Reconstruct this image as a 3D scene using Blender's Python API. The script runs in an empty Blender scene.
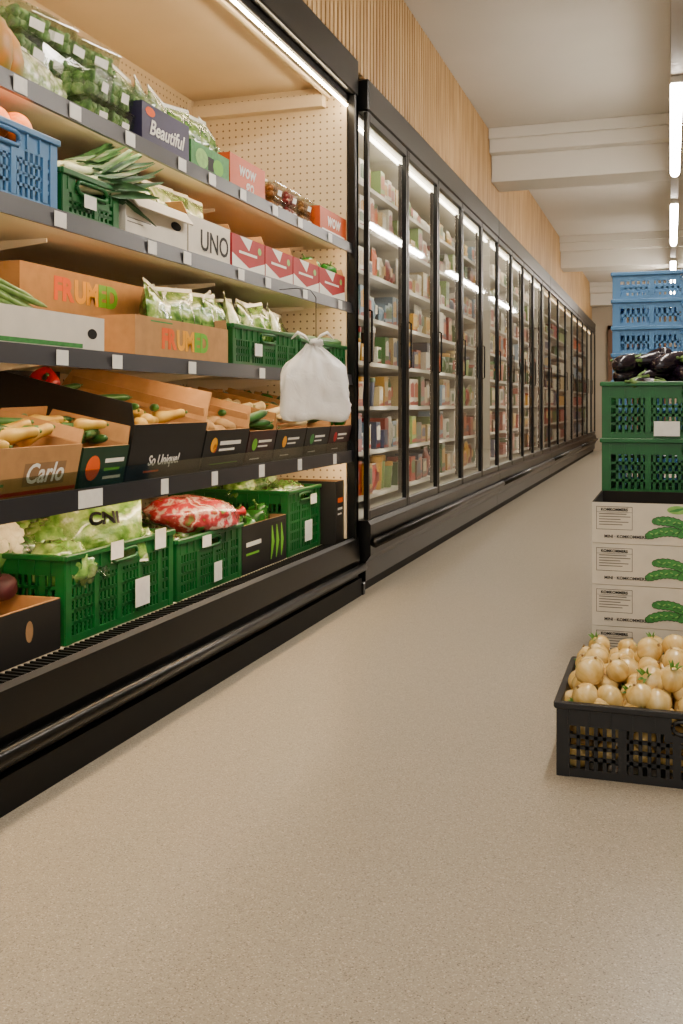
import bpy,bmesh,math,random
from mathutils import Vector,Matrix,Euler,noise
R=random.Random(7)
SC=bpy.context.scene; COL=SC.collection
PI=math.pi; D2R=PI/180
F=1000.;HOR=405.;CX=341.5;H=.8;TH=18.2*D2R;S=math.sin(TH);C=math.cos(TH)
def Y(u,X):
    a=(u-CX)/F
    return X/(-S+C*a)*(C+S*a)
# ------------------------------------------------------------------ materials
def lin(h):
    h=h.lstrip('#'); out=[]
    for i in (0,2,4):
        c=int(h[i:i+2],16)/255
        out.append(c/12.92 if c<=.04045 else ((c+.055)/1.055)**2.4)
    return out+[1]
def nt(name):
    m=bpy.data.materials.new(name); m.use_nodes=True
    t=m.node_tree; b=t.nodes['Principled BSDF']
    return m,t,b
def coords(t,scale=(1,1,1)):
    tc=t.nodes.new('ShaderNodeTexCoord'); mp=t.nodes.new('ShaderNodeMapping')
    mp.inputs['Scale'].default_value=scale
    t.links.new(tc.outputs['Object'],mp.inputs['Vector']); return mp.outputs['Vector']
def rampmat(name,stops,scale=8,rough=.5,detail=3,stretch=(1,1,1),bump=0,bscale=40,metal=0,coat=0,spec=.5):
    m,t,b=nt(name); v=coords(t,stretch)
    n=t.nodes.new('ShaderNodeTexNoise'); n.inputs['Scale'].default_value=scale; n.inputs['Detail'].default_value=detail
    t.links.new(v,n.inputs['Vector'])
    r=t.nodes.new('ShaderNodeValToRGB'); e=r.color_ramp.elements
    while len(e)<len(stops): e.new(.5)
    for k,(p,c) in enumerate(stops):
        e[k].position=p; e[k].color=lin(c) if isinstance(c,str) else c
    t.links.new(n.outputs['Fac'],r.inputs['Fac']); t.links.new(r.outputs['Color'],b.inputs['Base Color'])
    b.inputs['Roughness'].default_value=rough; b.inputs['Metallic'].default_value=metal
    b.inputs['Specular IOR Level'].default_value=spec
    if coat: b.inputs['Coat Weight'].default_value=coat
    if bump:
        n2=t.nodes.new('ShaderNodeTexNoise'); n2.inputs['Scale'].default_value=bscale; n2.inputs['Detail'].default_value=4
        t.links.new(v,n2.inputs['Vector'])
        bp=t.nodes.new('ShaderNodeBump'); bp.inputs['Strength'].default_value=bump; bp.inputs['Distance'].default_value=.01
        t.links.new(n2.outputs['Fac'],bp.inputs['Height']); t.links.new(bp.outputs['Normal'],b.inputs['Normal'])
    return m
def mat(name,c,rough=.5,var=.12,scale=10,**k):
    l=lin(c)
    return rampmat(name,[(.3,[x*(1-var) for x in l[:3]]+[1]),(.7,[min(1,x*(1+var)) for x in l[:3]]+[1])],scale,rough,**k)
def emis(name,c,st):
    m,t,b=nt(name)
    b.inputs['Base Color'].default_value=lin(c); b.inputs['Emission Color'].default_value=lin(c); b.inputs['Emission Strength'].default_value=st
    return m
def clear(name,tint='ffffff',refl=.02,rough=.03,k=.5):
    m,t,b=nt(name); t.nodes.remove(b)
    out=t.nodes['Material Output']; tr=t.nodes.new('ShaderNodeBsdfTransparent'); gl=t.nodes.new('ShaderNodeBsdfGlossy'); mx=t.nodes.new('ShaderNodeMixShader')
    tr.inputs['Color'].default_value=lin(tint); gl.inputs['Roughness'].default_value=rough
    lw=t.nodes.new('ShaderNodeLayerWeight'); lw.inputs['Blend'].default_value=.5
    pw=t.nodes.new('ShaderNodeMath'); pw.operation='POWER'; pw.inputs[1].default_value=3.5
    ad=t.nodes.new('ShaderNodeMath'); ad.operation='MULTIPLY_ADD'; ad.inputs[1].default_value=k; ad.inputs[2].default_value=refl; ad.use_clamp=True
    t.links.new(lw.outputs['Facing'],pw.inputs[0]); t.links.new(pw.outputs[0],ad.inputs[0]); t.links.new(ad.outputs[0],mx.inputs[0])
    t.links.new(tr.outputs[0],mx.inputs[1]); t.links.new(gl.outputs[0],mx.inputs[2]); t.links.new(mx.outputs[0],out.inputs['Surface'])
    return m
def filmbag(name,c):
    m,t,b=nt(name); out=t.nodes['Material Output']
    v=coords(t); n=t.nodes.new('ShaderNodeTexNoise'); n.inputs['Scale'].default_value=30; t.links.new(v,n.inputs['Vector'])
    r=t.nodes.new('ShaderNodeValToRGB'); l=lin(c); r.color_ramp.elements[0].color=[x*.97 for x in l[:3]]+[1]; r.color_ramp.elements[1].color=l
    t.links.new(n.outputs['Fac'],r.inputs['Fac']); t.links.new(r.outputs[0],b.inputs['Base Color']); b.inputs['Roughness'].default_value=.28
    n2=t.nodes.new('ShaderNodeTexNoise'); n2.inputs['Scale'].default_value=16; n2.inputs['Detail'].default_value=3; n2.inputs['Distortion'].default_value=1.5; t.links.new(v,n2.inputs['Vector'])
    bp=t.nodes.new('ShaderNodeBump'); bp.inputs['Strength'].default_value=.35; bp.inputs['Distance'].default_value=.012
    t.links.new(n2.outputs['Fac'],bp.inputs['Height']); t.links.new(bp.outputs['Normal'],b.inputs['Normal'])
    tl=t.nodes.new('ShaderNodeBsdfTranslucent'); t.links.new(r.outputs[0],tl.inputs['Color'])
    mx=t.nodes.new('ShaderNodeMixShader'); mx.inputs[0].default_value=.14
    t.links.new(b.outputs[0],mx.inputs[1]); t.links.new(tl.outputs[0],mx.inputs[2]); t.links.new(mx.outputs[0],out.inputs['Surface'])
    return m
def perforated(name,c,dark,axis,pitch=.03,rad=.14):
    m,t,b=nt(name); tc=t.nodes.new('ShaderNodeTexCoord')
    v=t.nodes.new('ShaderNodeVectorMath'); v.operation='SCALE'; v.inputs['Scale'].default_value=1/pitch
    f=t.nodes.new('ShaderNodeVectorMath'); f.operation='FRACTION'
    s=t.nodes.new('ShaderNodeVectorMath'); s.operation='SUBTRACT'; s.inputs[1].default_value=(.5,.5,.5)
    ms=t.nodes.new('ShaderNodeVectorMath'); ms.operation='MULTIPLY'; ms.inputs[1].default_value=(0,1,1) if axis=='x' else (1,0,1)
    ln=t.nodes.new('ShaderNodeVectorMath'); ln.operation='LENGTH'
    lt=t.nodes.new('ShaderNodeMath'); lt.operation='LESS_THAN'; lt.inputs[1].default_value=rad
    mx=t.nodes.new('ShaderNodeMix'); mx.data_type='RGBA'; mx.inputs[6].default_value=lin(c); mx.inputs[7].default_value=lin(dark)
    L=t.links.new
    L(tc.outputs['Object'],v.inputs[0]);L(v.outputs[0],f.inputs[0]);L(f.outputs[0],s.inputs[0]);L(s.outputs[0],ms.inputs[0]);L(ms.outputs[0],ln.inputs[0])
    L(ln.outputs['Value'],lt.inputs[0]);L(lt.outputs[0],mx.inputs[0]);L(mx.outputs[2],b.inputs['Base Color'])
    b.inputs['Roughness'].default_value=.45
    return m
def floormat():
    m,t,b=nt('floor_resin'); v=coords(t); L=t.links.new
    vo=t.nodes.new('ShaderNodeTexVoronoi'); vo.inputs['Scale'].default_value=480; L(v,vo.inputs['Vector'])
    sp=t.nodes.new('ShaderNodeSeparateColor'); L(vo.outputs['Color'],sp.inputs[0])
    r=t.nodes.new('ShaderNodeValToRGB'); e=r.color_ramp.elements
    for i in range(3): e.new(.5)
    for k,(p,c) in enumerate([(0,'6c6256'),(.11,'99907e'),(.5,'a39987'),(.89,'aca290'),(1,'cac1b0')]): e[k].position=p; e[k].color=lin(c)
    L(sp.outputs[0],r.inputs['Fac'])
    n=t.nodes.new('ShaderNodeTexNoise'); n.inputs['Scale'].default_value=.9; n.inputs['Detail'].default_value=3; L(v,n.inputs['Vector'])
    r2=t.nodes.new('ShaderNodeValToRGB'); r2.color_ramp.elements[0].position=.25; r2.color_ramp.elements[0].color=(.94,.935,.925,1); r2.color_ramp.elements[1].position=.75; r2.color_ramp.elements[1].color=(1,1,1,1)
    L(n.outputs['Fac'],r2.inputs['Fac'])
    mx=t.nodes.new('ShaderNodeMix'); mx.data_type='RGBA'; mx.blend_type='MULTIPLY'; mx.inputs[0].default_value=1
    L(r.outputs[0],mx.inputs[6]);L(r2.outputs[0],mx.inputs[7]);L(mx.outputs[2],b.inputs['Base Color'])
    b.inputs['Roughness'].default_value=.3
    bp=t.nodes.new('ShaderNodeBump'); bp.inputs['Strength'].default_value=.03; bp.inputs['Distance'].default_value=.002
    L(sp.outputs[1],bp.inputs['Height']);L(bp.outputs['Normal'],b.inputs['Normal'])
    return m
K={}
K['floor']=floormat()
K['ceil']=mat('ceiling_paint','cdc8be',.8,.03,2)
K['beam']=mat('beam_paint','dbd7cd',.8,.03,2)
K['wall']=mat('wall_paint','b8aa94',.8,.05,2)
K['slat']=rampmat('oak_slats',[(.3,'a68252'),(.55,'c19c6a'),(.75,'d0af80')],3,.55,6,(6,6,.8))
K['slatgap']=mat('slat_backing','45341f',.8)
K['door']=mat('brown_door','6b4a30',.5)
K['black']=mat('black_metal','070707',.3,.1,spec=.35)
K['blackm']=mat('black_matt','050505',.6,.1,spec=.2)
K['cream']=mat('cream_enamel','e0cfb2',.45,.03,3)
K['lining']=mat('canopy_lining_tan','dcc9a8',.5,.04,3)
K['perfx']=perforated('perforated_back','dfcba8','77614a','x')
K['perfy']=perforated('perforated_end','dfcba8','77614a','y')
K['rail']=mat('price_rail_grey','27272d',.35,.06)
K['tag']=mat('tag_white','eceae4',.5,.05,60)
K['white']=mat('freezer_white','c8c5bc',.45,.03)
K['tube']=emis('cooler_tube_glow','ffe3b8',76)
K['led']=emis('shelf_led_glow','ffe2b8',42)  # glow for the strips added under the shelves to light the goods
K['ftube']=emis('freezer_tube_glow','fff0da',22)
K['ftubed']=emis('far_freezer_tube_glow','ffd8a6',6)
K['lamp']=emis('ceiling_lamp_glow','fff3e4',112)
K['trunk']=mat('trunking_paint','a89f92',.6,.03)
K['glass']=clear('door_glass','f2f4ee',.035,.025,.68)
K['lip']=clear('clear_lip','e6eae4',.08,.05,.5)
K['film']=clear('clear_plastic','f2f5f0',.1,.1,.5)
K['green']=mat('green_plastic','0c5a24',.38,.15)
K['blackp']=mat('black_plastic','0d0d0f',.4,.12)
K['blue']=mat('blue_plastic','487cae',.42,.1)
K['kraft']=mat('kraft_card','b48552',.8,.1,30)
K['kraftd']=mat('kraft_dark','8c6a45',.8,.12,30)
K['whitec']=mat('white_card','ddd6c8',.7,.05,20)
K['creamc']=mat('cream_card','d9d2c3',.7,.05,20)
K['blackc']=mat('black_card','0d0b0a',.5,.15,20)
K['maroon']=mat('maroon_card','2f0f0f',.5,.15,20)
K['dgreen']=mat('dark_green_card','103622',.5,.15,20)
K['purple']=mat('purple_card','1f1641',.45,.2,20)
K['orangec']=mat('orange_card','c64e00',.45,.05,20)
K['redc']=mat('red_card','a3141a',.5,.1,20)
K['lime']=mat('lime_ink','66ad1c',.5,.1,40)
K['gink']=mat('green_ink','38853a',.5,.28,70)
K['ginkd']=mat('dark_green_ink','123f1b',.5,.2,60)
K['gink2']=mat('light_green_ink','86bb5e',.5,.2,60)
K['bink']=mat('black_ink','100e0d',.6)
K['wink']=mat('white_ink','efece4',.6,.03)
K['oink']=mat('orange_ink','e65a00',.6)
K['yink']=mat('yellow_ink','f2a800',.6)
K['rink']=mat('red_ink','b01a20',.6)
K['grink']=mat('grey_ink','77726a',.6)
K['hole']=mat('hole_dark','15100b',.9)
K['onion']=rampmat('onion_skin',[(.25,'c59a47'),(.5,'dfbd70'),(.75,'eed8a0')],10,.24,3,(4,4,.25),coat=.35)
K['sprout']=mat('sprout_green','5b8b34',.5,.3,20)
K['aub']=mat('aubergine_skin','170d1a',.18,.3,8)
K['stemg']=mat('stem_green','5b7a3a',.6,.25,30)
K['leafd']=rampmat('leek_leaf',[(.3,'183d22'),(.6,'356338'),(.8,'6f8f55')],18,.45,4)
K['shank']=rampmat('leek_shank',[(.35,'a9b98a'),(.7,'e0e2cb')],10,.4)
K['asp']=rampmat('spear_green',[(.3,'4f7a35'),(.7,'8fae5c')],40,.5)
K['let2']=rampmat('lettuce_dark',[(.25,'2f5e2a'),(.5,'5f8c42'),(.8,'a5c07a')],16,.4,5,bump=.4,bscale=30)
K['curd']=mat('cauliflower_curd','e6dcbc',.7,.1,40,bump=.5,bscale=90)
K['red']=mat('pepper_red','a80e11',.2,.15,6)
K['gpep']=mat('pepper_green','26641f',.25,.2,6)
K['cuc']=rampmat('cucumber_skin',[(.3,'1d4c1e'),(.7,'467d38')],20,.35,4,(1,1,.3))
K['squash']=rampmat('squash_skin',[(.3,'c09230'),(.7,'dcbc5a')],10,.45)
K['pars']=rampmat('parsnip_skin',[(.3,'cbb27c'),(.7,'e6d8ae')],14,.6)
K['beet']=rampmat('beet_skin',[(.3,'2d0f16'),(.7,'5a2430')],14,.6)
K['pot']=rampmat('potato_skin',[(.3,'8f6a38'),(.7,'b8935a')],18,.7)
K['orange']=mat('orange_peel','dd7413',.45,.1,20,bump=.2,bscale=200)
K['papaya']=rampmat('papaya_skin',[(.35,'6c7f30'),(.6,'c87f2c')],9,.4)
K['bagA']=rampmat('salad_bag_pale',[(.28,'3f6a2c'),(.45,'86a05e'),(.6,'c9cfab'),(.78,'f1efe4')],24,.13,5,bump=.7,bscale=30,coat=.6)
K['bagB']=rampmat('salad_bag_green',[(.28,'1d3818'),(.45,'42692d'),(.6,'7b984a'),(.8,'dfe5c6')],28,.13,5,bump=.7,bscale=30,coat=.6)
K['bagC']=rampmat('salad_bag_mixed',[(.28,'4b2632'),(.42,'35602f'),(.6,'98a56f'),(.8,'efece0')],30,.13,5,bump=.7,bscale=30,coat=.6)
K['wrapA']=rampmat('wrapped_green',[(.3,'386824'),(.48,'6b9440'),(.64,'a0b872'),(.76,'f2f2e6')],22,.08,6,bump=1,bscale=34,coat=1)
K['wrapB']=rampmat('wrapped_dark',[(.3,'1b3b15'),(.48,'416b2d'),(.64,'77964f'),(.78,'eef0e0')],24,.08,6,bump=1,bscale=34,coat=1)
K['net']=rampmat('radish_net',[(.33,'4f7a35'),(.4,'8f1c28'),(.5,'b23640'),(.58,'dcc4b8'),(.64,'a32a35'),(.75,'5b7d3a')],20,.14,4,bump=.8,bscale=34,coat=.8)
K['seal']=mat('bag_seal','d8d6cb',.25,.08,30)
K['carrier']=filmbag('white_film_bag','ffffff')
K['nuts']=rampmat('mixed_nuts',[(.3,'5d3820'),(.5,'a06a35'),(.7,'d0a465')],60,.5)
K['berry']=rampmat('red_bits',[(.3,'6d1520'),(.5,'a6373a'),(.7,'d9c3a8')],50,.4)
K['herb']=rampmat('herb_bits',[(.3,'32582a'),(.5,'5d8c42'),(.75,'b0c78c')],45,.5)
PAL=[('white','d6d0c3'),('pale blue','7893ab'),('red','8c1713'),('green','1f5420'),('yellow','be8c20'),('orange','ad4810'),('brown','472c1a'),('cream','c2ac7c'),('dark blue','182b54'),('pale green','7d9c58')]
PM=[(n,mat('pack_'+n.replace(' ','_'),c,.35,.5,40)) for n,c in PAL]
# ------------------------------------------------------------------ mesh builder
class MB:
    def __init__(s): s.v=[];s.f=[];s.m=[];s.s=[]
    def add(s,vs,fs,mi=0,sm=False,M=None):
        b=len(s.v)
        for p in vs:
            p=Vector(p)
            s.v.append(M@p if M else p)
        for f in fs: s.f.append([b+i for i in f]); s.m.append(mi); s.s.append(sm)
        return s
    def box(s,x0,x1,y0,y1,z0,z1,mi=0,M=None):
        return s.add([(x0,y0,z0),(x1,y0,z0),(x1,y1,z0),(x0,y1,z0),(x0,y0,z1),(x1,y0,z1),(x1,y1,z1),(x0,y1,z1)],
          [(0,3,2,1),(4,5,6,7),(0,1,5,4),(1,2,6,5),(2,3,7,6),(3,0,4,7)],mi,False,M)
    def tube(s,pts,r,n=8,mi=0,closed=False,M=None,flat=1.):
        pts=[Vector(p) for p in pts]; N=len(pts); rs=r if isinstance(r,(list,tuple)) else [r]*N
        vs=[];fs=[]; up=Vector((0,0,1))
        for i,p in enumerate(pts):
            d=(pts[(i+1)%N]-pts[i-1]) if closed else (pts[min(i+1,N-1)]-pts[max(i-1,0)])
            d.normalize(); a=up if abs(d.z)<.9 else Vector((1,0,0))
            e1=d.cross(a).normalized(); e2=d.cross(e1)
            for k in range(n):
                t=2*PI*k/n; vs.append(p+e1*math.cos(t)*rs[i]+e2*math.sin(t)*rs[i]*flat)
        for i in range(N if closed else N-1):
            j=(i+1)%N
            for k in range(n): fs.append((i*n+k,i*n+(k+1)%n,j*n+(k+1)%n,j*n+k))
        if not closed: fs.append(tuple(range(n))[::-1]); fs.append(tuple((N-1)*n+k for k in range(n)))
        return s.add(vs,fs,mi,True,M)
    def lathe(s,prof,n=16,mi=0,lobes=None,M=None,sq=1.):
        vs=[];fs=[]
        for r,z in prof:
            for k in range(n):
                t=2*PI*k/n; q=r*(1+(lobes[1]*math.cos(lobes[0]*t) if lobes else 0))
                vs.append((q*math.cos(t),q*math.sin(t)*sq,z))
        for i in range(len(prof)-1):
            for k in range(n): fs.append((i*n+k,i*n+(k+1)%n,(i+1)*n+(k+1)%n,(i+1)*n+k))
        fs.append(tuple(range(n))[::-1]); fs.append(tuple((len(prof)-1)*n+k for k in range(n)))
        return s.add(vs,fs,mi,True,M)
    def lump(s,rx,ry,rz,amp=.1,freq=2.,seed=0,n=18,m=12,mi=0,M=None,cz=0):
        vs=[];fs=[]
        for i in range(m+1):
            ph=PI*i/m
            for k in range(n):
                t=2*PI*k/n; d=Vector((math.sin(ph)*math.cos(t),math.sin(ph)*math.sin(t),-math.cos(ph)))
                q=1+amp*noise.noise(d*freq+Vector((seed*3.1,seed,0)))*2
                vs.append((d.x*rx*q,d.y*ry*q,d.z*rz*q+cz))
        for i in range(m):
            for k in range(n): fs.append((i*n+k,i*n+(k+1)%n,(i+1)*n+(k+1)%n,(i+1)*n+k))
        return s.add(vs,fs,mi,True,M)
    def prism(s,poly,y0,y1,mi=0,M=None):   # polygon in (x,z)
        n=len(poly); vs=[(x,y0,z) for x,z in poly]+[(x,y1,z) for x,z in poly]
        fs=[tuple(range(n)),tuple(range(2*n-1,n-1,-1))]+[(i,(i+1)%n+0,n+(i+1)%n,n+i)[::-1] for i in range(n)]
        return s.add(vs,fs,mi,False,M)
    def strip(s,pts,w,y,mi=0,th=.0006):    # flat ribbon in the xz plane at y (for print)
        vs=[];N=len(pts)
        for i,(x,z) in enumerate(pts):
            a=pts[max(i-1,0)];b=pts[min(i+1,N-1)]; dx,dz=b[0]-a[0],b[1]-a[1]; l=math.hypot(dx,dz) or 1
            ww=w[i] if isinstance(w,(list,tuple)) else w
            vs+=[(x-dz/l*ww,y,z+dx/l*ww),(x+dz/l*ww,y,z-dx/l*ww)]
        return s.add(vs,[(2*i,2*i+1,2*i+3,2*i+2) for i in range(N-1)],mi)
    def mesh(s,name,mats,bevel=0,seg=1):
        me=bpy.data.meshes.new(name); me.from_pydata([tuple(p) for p in s.v],[],s.f)
        for m in (mats if isinstance(mats,(list,tuple)) else [mats]): me.materials.append(m)
        me.polygons.foreach_set('material_index',s.m); me.polygons.foreach_set('use_smooth',s.s)
        bm=bmesh.new(); bm.from_mesh(me)
        bmesh.ops.recalc_face_normals(bm,faces=bm.faces)
        if bevel:
            ed=[e for e in bm.edges if len(e.link_faces)==2 and e.calc_face_angle(0)>.5]
            bmesh.ops.bevel(bm,geom=ed,offset=bevel,segments=seg,affect='EDGES',profile=.6)
        bm.to_mesh(me); bm.free(); me.update()
        return me
ROOT={}
def thing(name,label,cat,loc,rot=(0,0,0),group=None):
    o=bpy.data.objects.new(name,None); COL.objects.link(o); o.empty_display_size=.05
    o.location=loc;o.rotation_euler=rot;o['label']=label;o['category']=cat
    if group:o['group']=group
    ROOT[o.name]=Vector(loc); return o
def obj(name,me,parent=None):
    o=bpy.data.objects.new(name,me); COL.objects.link(o)
    if parent:
        o.parent=parent
        if parent.name in ROOT: ROOT[o.name]=ROOT[parent.name]
    return o
def wpart(mb,name,mats,parent,bevel=0):     # mesh given in world coordinates, parent unrotated
    me=mb.mesh(name,mats,bevel); me.transform(Matrix.Translation(-ROOT[parent.name]))
    return obj(name,me,parent)
def struct(mb,name,mats,bevel=0):
    o=obj(name,mb.mesh(name,mats,bevel)); o['kind']='structure'; return o
def spawn(kit,name,label,cat,loc,rot=(0,0,0),sc=1,group=None,over=None):
    sc=(sc,)*3 if not isinstance(sc,(tuple,list)) else sc
    if len(kit)==1:
        r=obj(name,kit[0][1]); r['label']=label; r['category']=cat
        if group:r['group']=group
        r.location=loc;r.rotation_euler=rot; objs={kit[0][0]:r}; ROOT[r.name]=Vector(loc)
    else:
        r=thing(name,label,cat,loc,rot,group); objs={}
        for p in kit:
            o=obj(p[0],p[1],objs[p[2]] if len(p)>2 and p[2] else r); objs[p[0]]=o
    r.scale=sc
    if over:
        for pn,m in over.items():
            o=objs[pn]; o.material_slots[0].link='OBJECT'; o.material_slots[0].material=m
    return r
TX={}
def text_mesh(s,size,m,shear=0,bold=0,space=1.):
    k=(s,size,m.name,shear,bold,space)
    if k in TX: return TX[k]
    cu=bpy.data.curves.new('t','FONT'); cu.body=s;cu.size=size;cu.align_x='CENTER';cu.align_y='CENTER';cu.shear=shear;cu.offset=bold;cu.resolution_u=3;cu.extrude=.0003;cu.space_character=space
    o=bpy.data.objects.new('t',cu); COL.objects.link(o)
    dg=bpy.context.evaluated_depsgraph_get(); me=bpy.data.meshes.new_from_object(o.evaluated_get(dg))
    bpy.data.objects.remove(o); bpy.data.curves.remove(cu)
    me.transform(Matrix.Rotation(PI/2,4,'X')); me.materials.clear(); me.materials.append(m); me.name='printed_text'
    TX[k]=me; return me
def rotdir(d): return Vector(d).normalized().to_track_quat('Z','Y').to_euler()
def W(root,v): return Matrix.LocRotScale(root.location,root.rotation_euler,None)@Vector(v)
rnd=R.uniform
# ------------------------------------------------------------------ kits
def crate_kit(w,d,h,m):
    th=.007; kit=[]
    mb=MB()
    for i in range(int(w/.04)):
        x=-w/2+.01+(w-.02)*i/(int(w/.04)-1); mb.box(x-.01,x+.01,-d/2+.006,d/2-.006,.004,.01)
    for i in range(5):
        y=-d/2+.012+(d-.024)*i/4; mb.box(-w/2+.004,w/2-.004,y-.008,y+.008,0,.006)
    kit.append(('base',mb.mesh('base',m)))
    hb=.05 if h>.11 else .034
    def wall(Wd,M,hand):
        mb=MB(); z0,z1=(.018 if h>.11 else .012),h-hb; a=Wd/2
        mb.box(-a,a,0,th,0,z0,0,M)
        for s in (-1,1): mb.box(min(s*a,s*(a-.026)),max(s*a,s*(a-.026)),-.002,th,0,h-.012,0,M)
        if hand:
            mb.box(-a,-.065,0,th,z1,h-.012,0,M); mb.box(.065,a,0,th,z1,h-.012,0,M); mb.box(-.08,.08,0,th,max(z1-.016,z0),z1,0,M)
        else: mb.box(-a,a,0,th,z1,h-.012,0,M)
        nr=2 if h<.11 else (3 if h<.15 else (4 if h<.2 else 5))
        for i in range(1,nr):
            z=z0+(z1-z0)*i/nr; mb.box(-a,a,.001,th,z-.004,z+.004,0,M)
        nv=max(4,int((Wd-.052)/.018))
        for i in range(1,nv):
            x=-a+.026+(Wd-.052)*i/nv; wv=.0085 if i%6==0 else .004
            mb.box(x-wv,x+wv,.001 if i%6 else -.002,th-.001,z0,z1,0,M)
        for i in range(int(Wd/.045)):      # stiffening ribs below the rim
            x=-a+.02+i*.045
            if not(hand and abs(x)<.07): mb.box(x-.002,x+.002,-.004,.001,z1+.004,h-.013,0,M)
        return mb.mesh('side_wall',m)
    for k,(Wd,ang,off) in enumerate([(w,0,d/2),(w,180,d/2),(d,90,w/2),(d,-90,w/2)]):
        M=Matrix.Rotation(ang*D2R,4,'Z')@Matrix.Translation((0,-off,0))
        kit.append(('side_wall',wall(Wd,M,k<2)))
    mb=MB()
    for s in (-1,1):
        y=s*d/2; mb.box(-w/2-.006,w/2+.006,y-.008,y+.008,h-.014,h)
        x=s*w/2; mb.box(x-.008,x+.008,-d/2-.002,d/2+.002,h-.0135,h-.0005)
    kit.append(('rim',mb.mesh('rim',m,.002)))
    for s in (-1,1):
        mb=MB(); pts=[]
        for i in range(16):
            t=2*PI*i/16; pts.append(((.045 if math.cos(t)>0 else -.045)+.018*math.cos(t),s*(d/2)-(.003 if s<0 else -.003),h-(.033 if h>.11 else .025)+(.014 if h>.11 else .009)*math.sin(t)))
        mb.tube(pts,.005 if h>.11 else .003,6,closed=True); kit.append(('handle',mb.mesh('handle',m)))
    return kit
def card(root,x,z,w,h,y,lines=True):
    mb=MB().box(x-w/2,x+w/2,y-.0015,y,z-h/2,z+h/2); obj('price_card',mb.mesh('price_card',K['tag']),root)
def shelf_crate(kit,wdh,name,label,xf,y0,z,group=None,c=None):
    w,d,h=wdh
    r=spawn(kit,name,label,'crate',(xf-d/2,y0+w/2,z),(0,0,PI/2),1,group)
    if c:
        for q in c: card(r,q[0],q[1],q[2],q[3],-d/2-.0095)
    return r
def carton(label,xf,y0,y1,z,d,h,out,inn,tilt=0,flaps=(),prints=(),name='cardboard_carton',group=None,rot=90,world=None):
    w=y1-y0; a=tilt*D2R; t=.005
    loc=world if world else (xf-d/2*math.cos(a),(y0+y1)/2,z+d/2*math.sin(a))
    r=thing(name,label,'box',loc,(a,0,rot*D2R),group)
    X,Yy=w/2,d/2; x,y=X-t,Yy-t
    vs=[(-X,-Yy,0),(X,-Yy,0),(X,Yy,0),(-X,Yy,0),(-X,-Yy,h),(X,-Yy,h),(X,Yy,h),(-X,Yy,h),
        (-x,-y,t),(x,-y,t),(x,y,t),(-x,y,t),(-x,-y,h),(x,-y,h),(x,y,h),(-x,y,h)]
    mb=MB().add(vs,[(0,3,2,1),(0,1,5,4),(1,2,6,5),(2,3,7,6),(3,0,4,7)],0)
    for f in [(8,9,10,11),(8,12,13,9),(9,13,14,10),(10,14,15,11),(11,15,12,8),(4,5,13,12),(5,6,14,13),(6,7,15,14),(7,4,12,15)]:
        mb.f.append(list(f)); mb.m.append(1); mb.s.append(False)
    obj('body',mb.mesh('body',[out,inn]),r)
    for fl in flaps:
        sd,an,ln=fl[:3]; fm=fl[3] if len(fl)>3 else inn
        q=an*D2R; mb=MB()
        Lw=(w if sd in 'fb' else d)/2-.004
        mb.add([(-Lw,-.002,0),(Lw,-.002,0),(Lw,.002,0),(-Lw,.002,0),(-Lw*.93,-.002,ln),(Lw*.93,-.002,ln*.9),(Lw*.93,.002,ln*.9),(-Lw*.93,.002,ln)],[(0,3,2,1),(4,5,6,7),(0,1,5,4),(1,2,6,5),(2,3,7,6),(3,0,4,7)])
        ang={'f':0,'b':180,'r':90,'l':-90}[sd]; off=Yy-.002 if sd in 'fb' else X-.002
        me=mb.mesh('flap',fm)
        me.transform(Matrix.Rotation(ang*D2R,4,'Z')@Matrix.Translation((0,-off,h))@Matrix.Rotation(q,4,'X')); obj('flap',me,r)
    yp=-Yy-.0008
    for p in prints:
        if p[0]=='t':
            o=obj('printed_text',text_mesh(p[1],p[2],p[5],p[6] if len(p)>6 else 0,p[7] if len(p)>7 else 0),r); o.location=(p[3],yp-.0004,p[4])
        elif p[0]=='T':      # runs of coloured letters laid end to end: ('T',[(string,material)],size,x,z)
            ms=[text_mesh(s_,p[2],m_,0,p[2]*.05,1.0) for s_,m_ in p[1]]; ex=[(min(v.co.x for v in m_.vertices),max(v.co.x for v in m_.vertices)) for m_ in ms]
            g_=p[2]*.02; tot=sum(b_-a_ for a_,b_ in ex)+g_*(len(ms)-1); cx=p[3]-tot/2
            for m_,(a_,b_) in zip(ms,ex):
                o=obj('printed_text',m_,r); o.location=(cx-a_,yp-.0004,p[4]); cx+=b_-a_+g_
        elif p[0]=='b':
            mb=MB().add([(p[1],yp,p[3]),(p[2],yp,p[3]),(p[2],yp,p[4]),(p[1],yp,p[4])],[(0,1,2,3)]); obj('printed_panel',mb.mesh('printed_panel',p[5]),r)
        elif p[0]=='o':
            vs=[(p[1]+p[3]*math.cos(2*PI*i/20),yp-.0002,p[2]+p[4]*math.sin(2*PI*i/20)) for i in range(20)]
            obj(p[6] if len(p)>6 else 'hand_hole',MB().add(vs,[tuple(range(20))]).mesh('o',p[5]),r)
        elif p[0]=='p':
            obj('printed_panel',MB().add([(a_,yp,b_) for a_,b_ in p[1]],[tuple(range(len(p[1])))]).mesh('printed_panel',p[2]),r)
        elif p[0]=='s':
            obj('printed_picture',MB().strip(p[1],p[2],yp-(p[4] if len(p)>4 else .0003)).mesh('printed_picture',p[3]),r)
    return r
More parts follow.
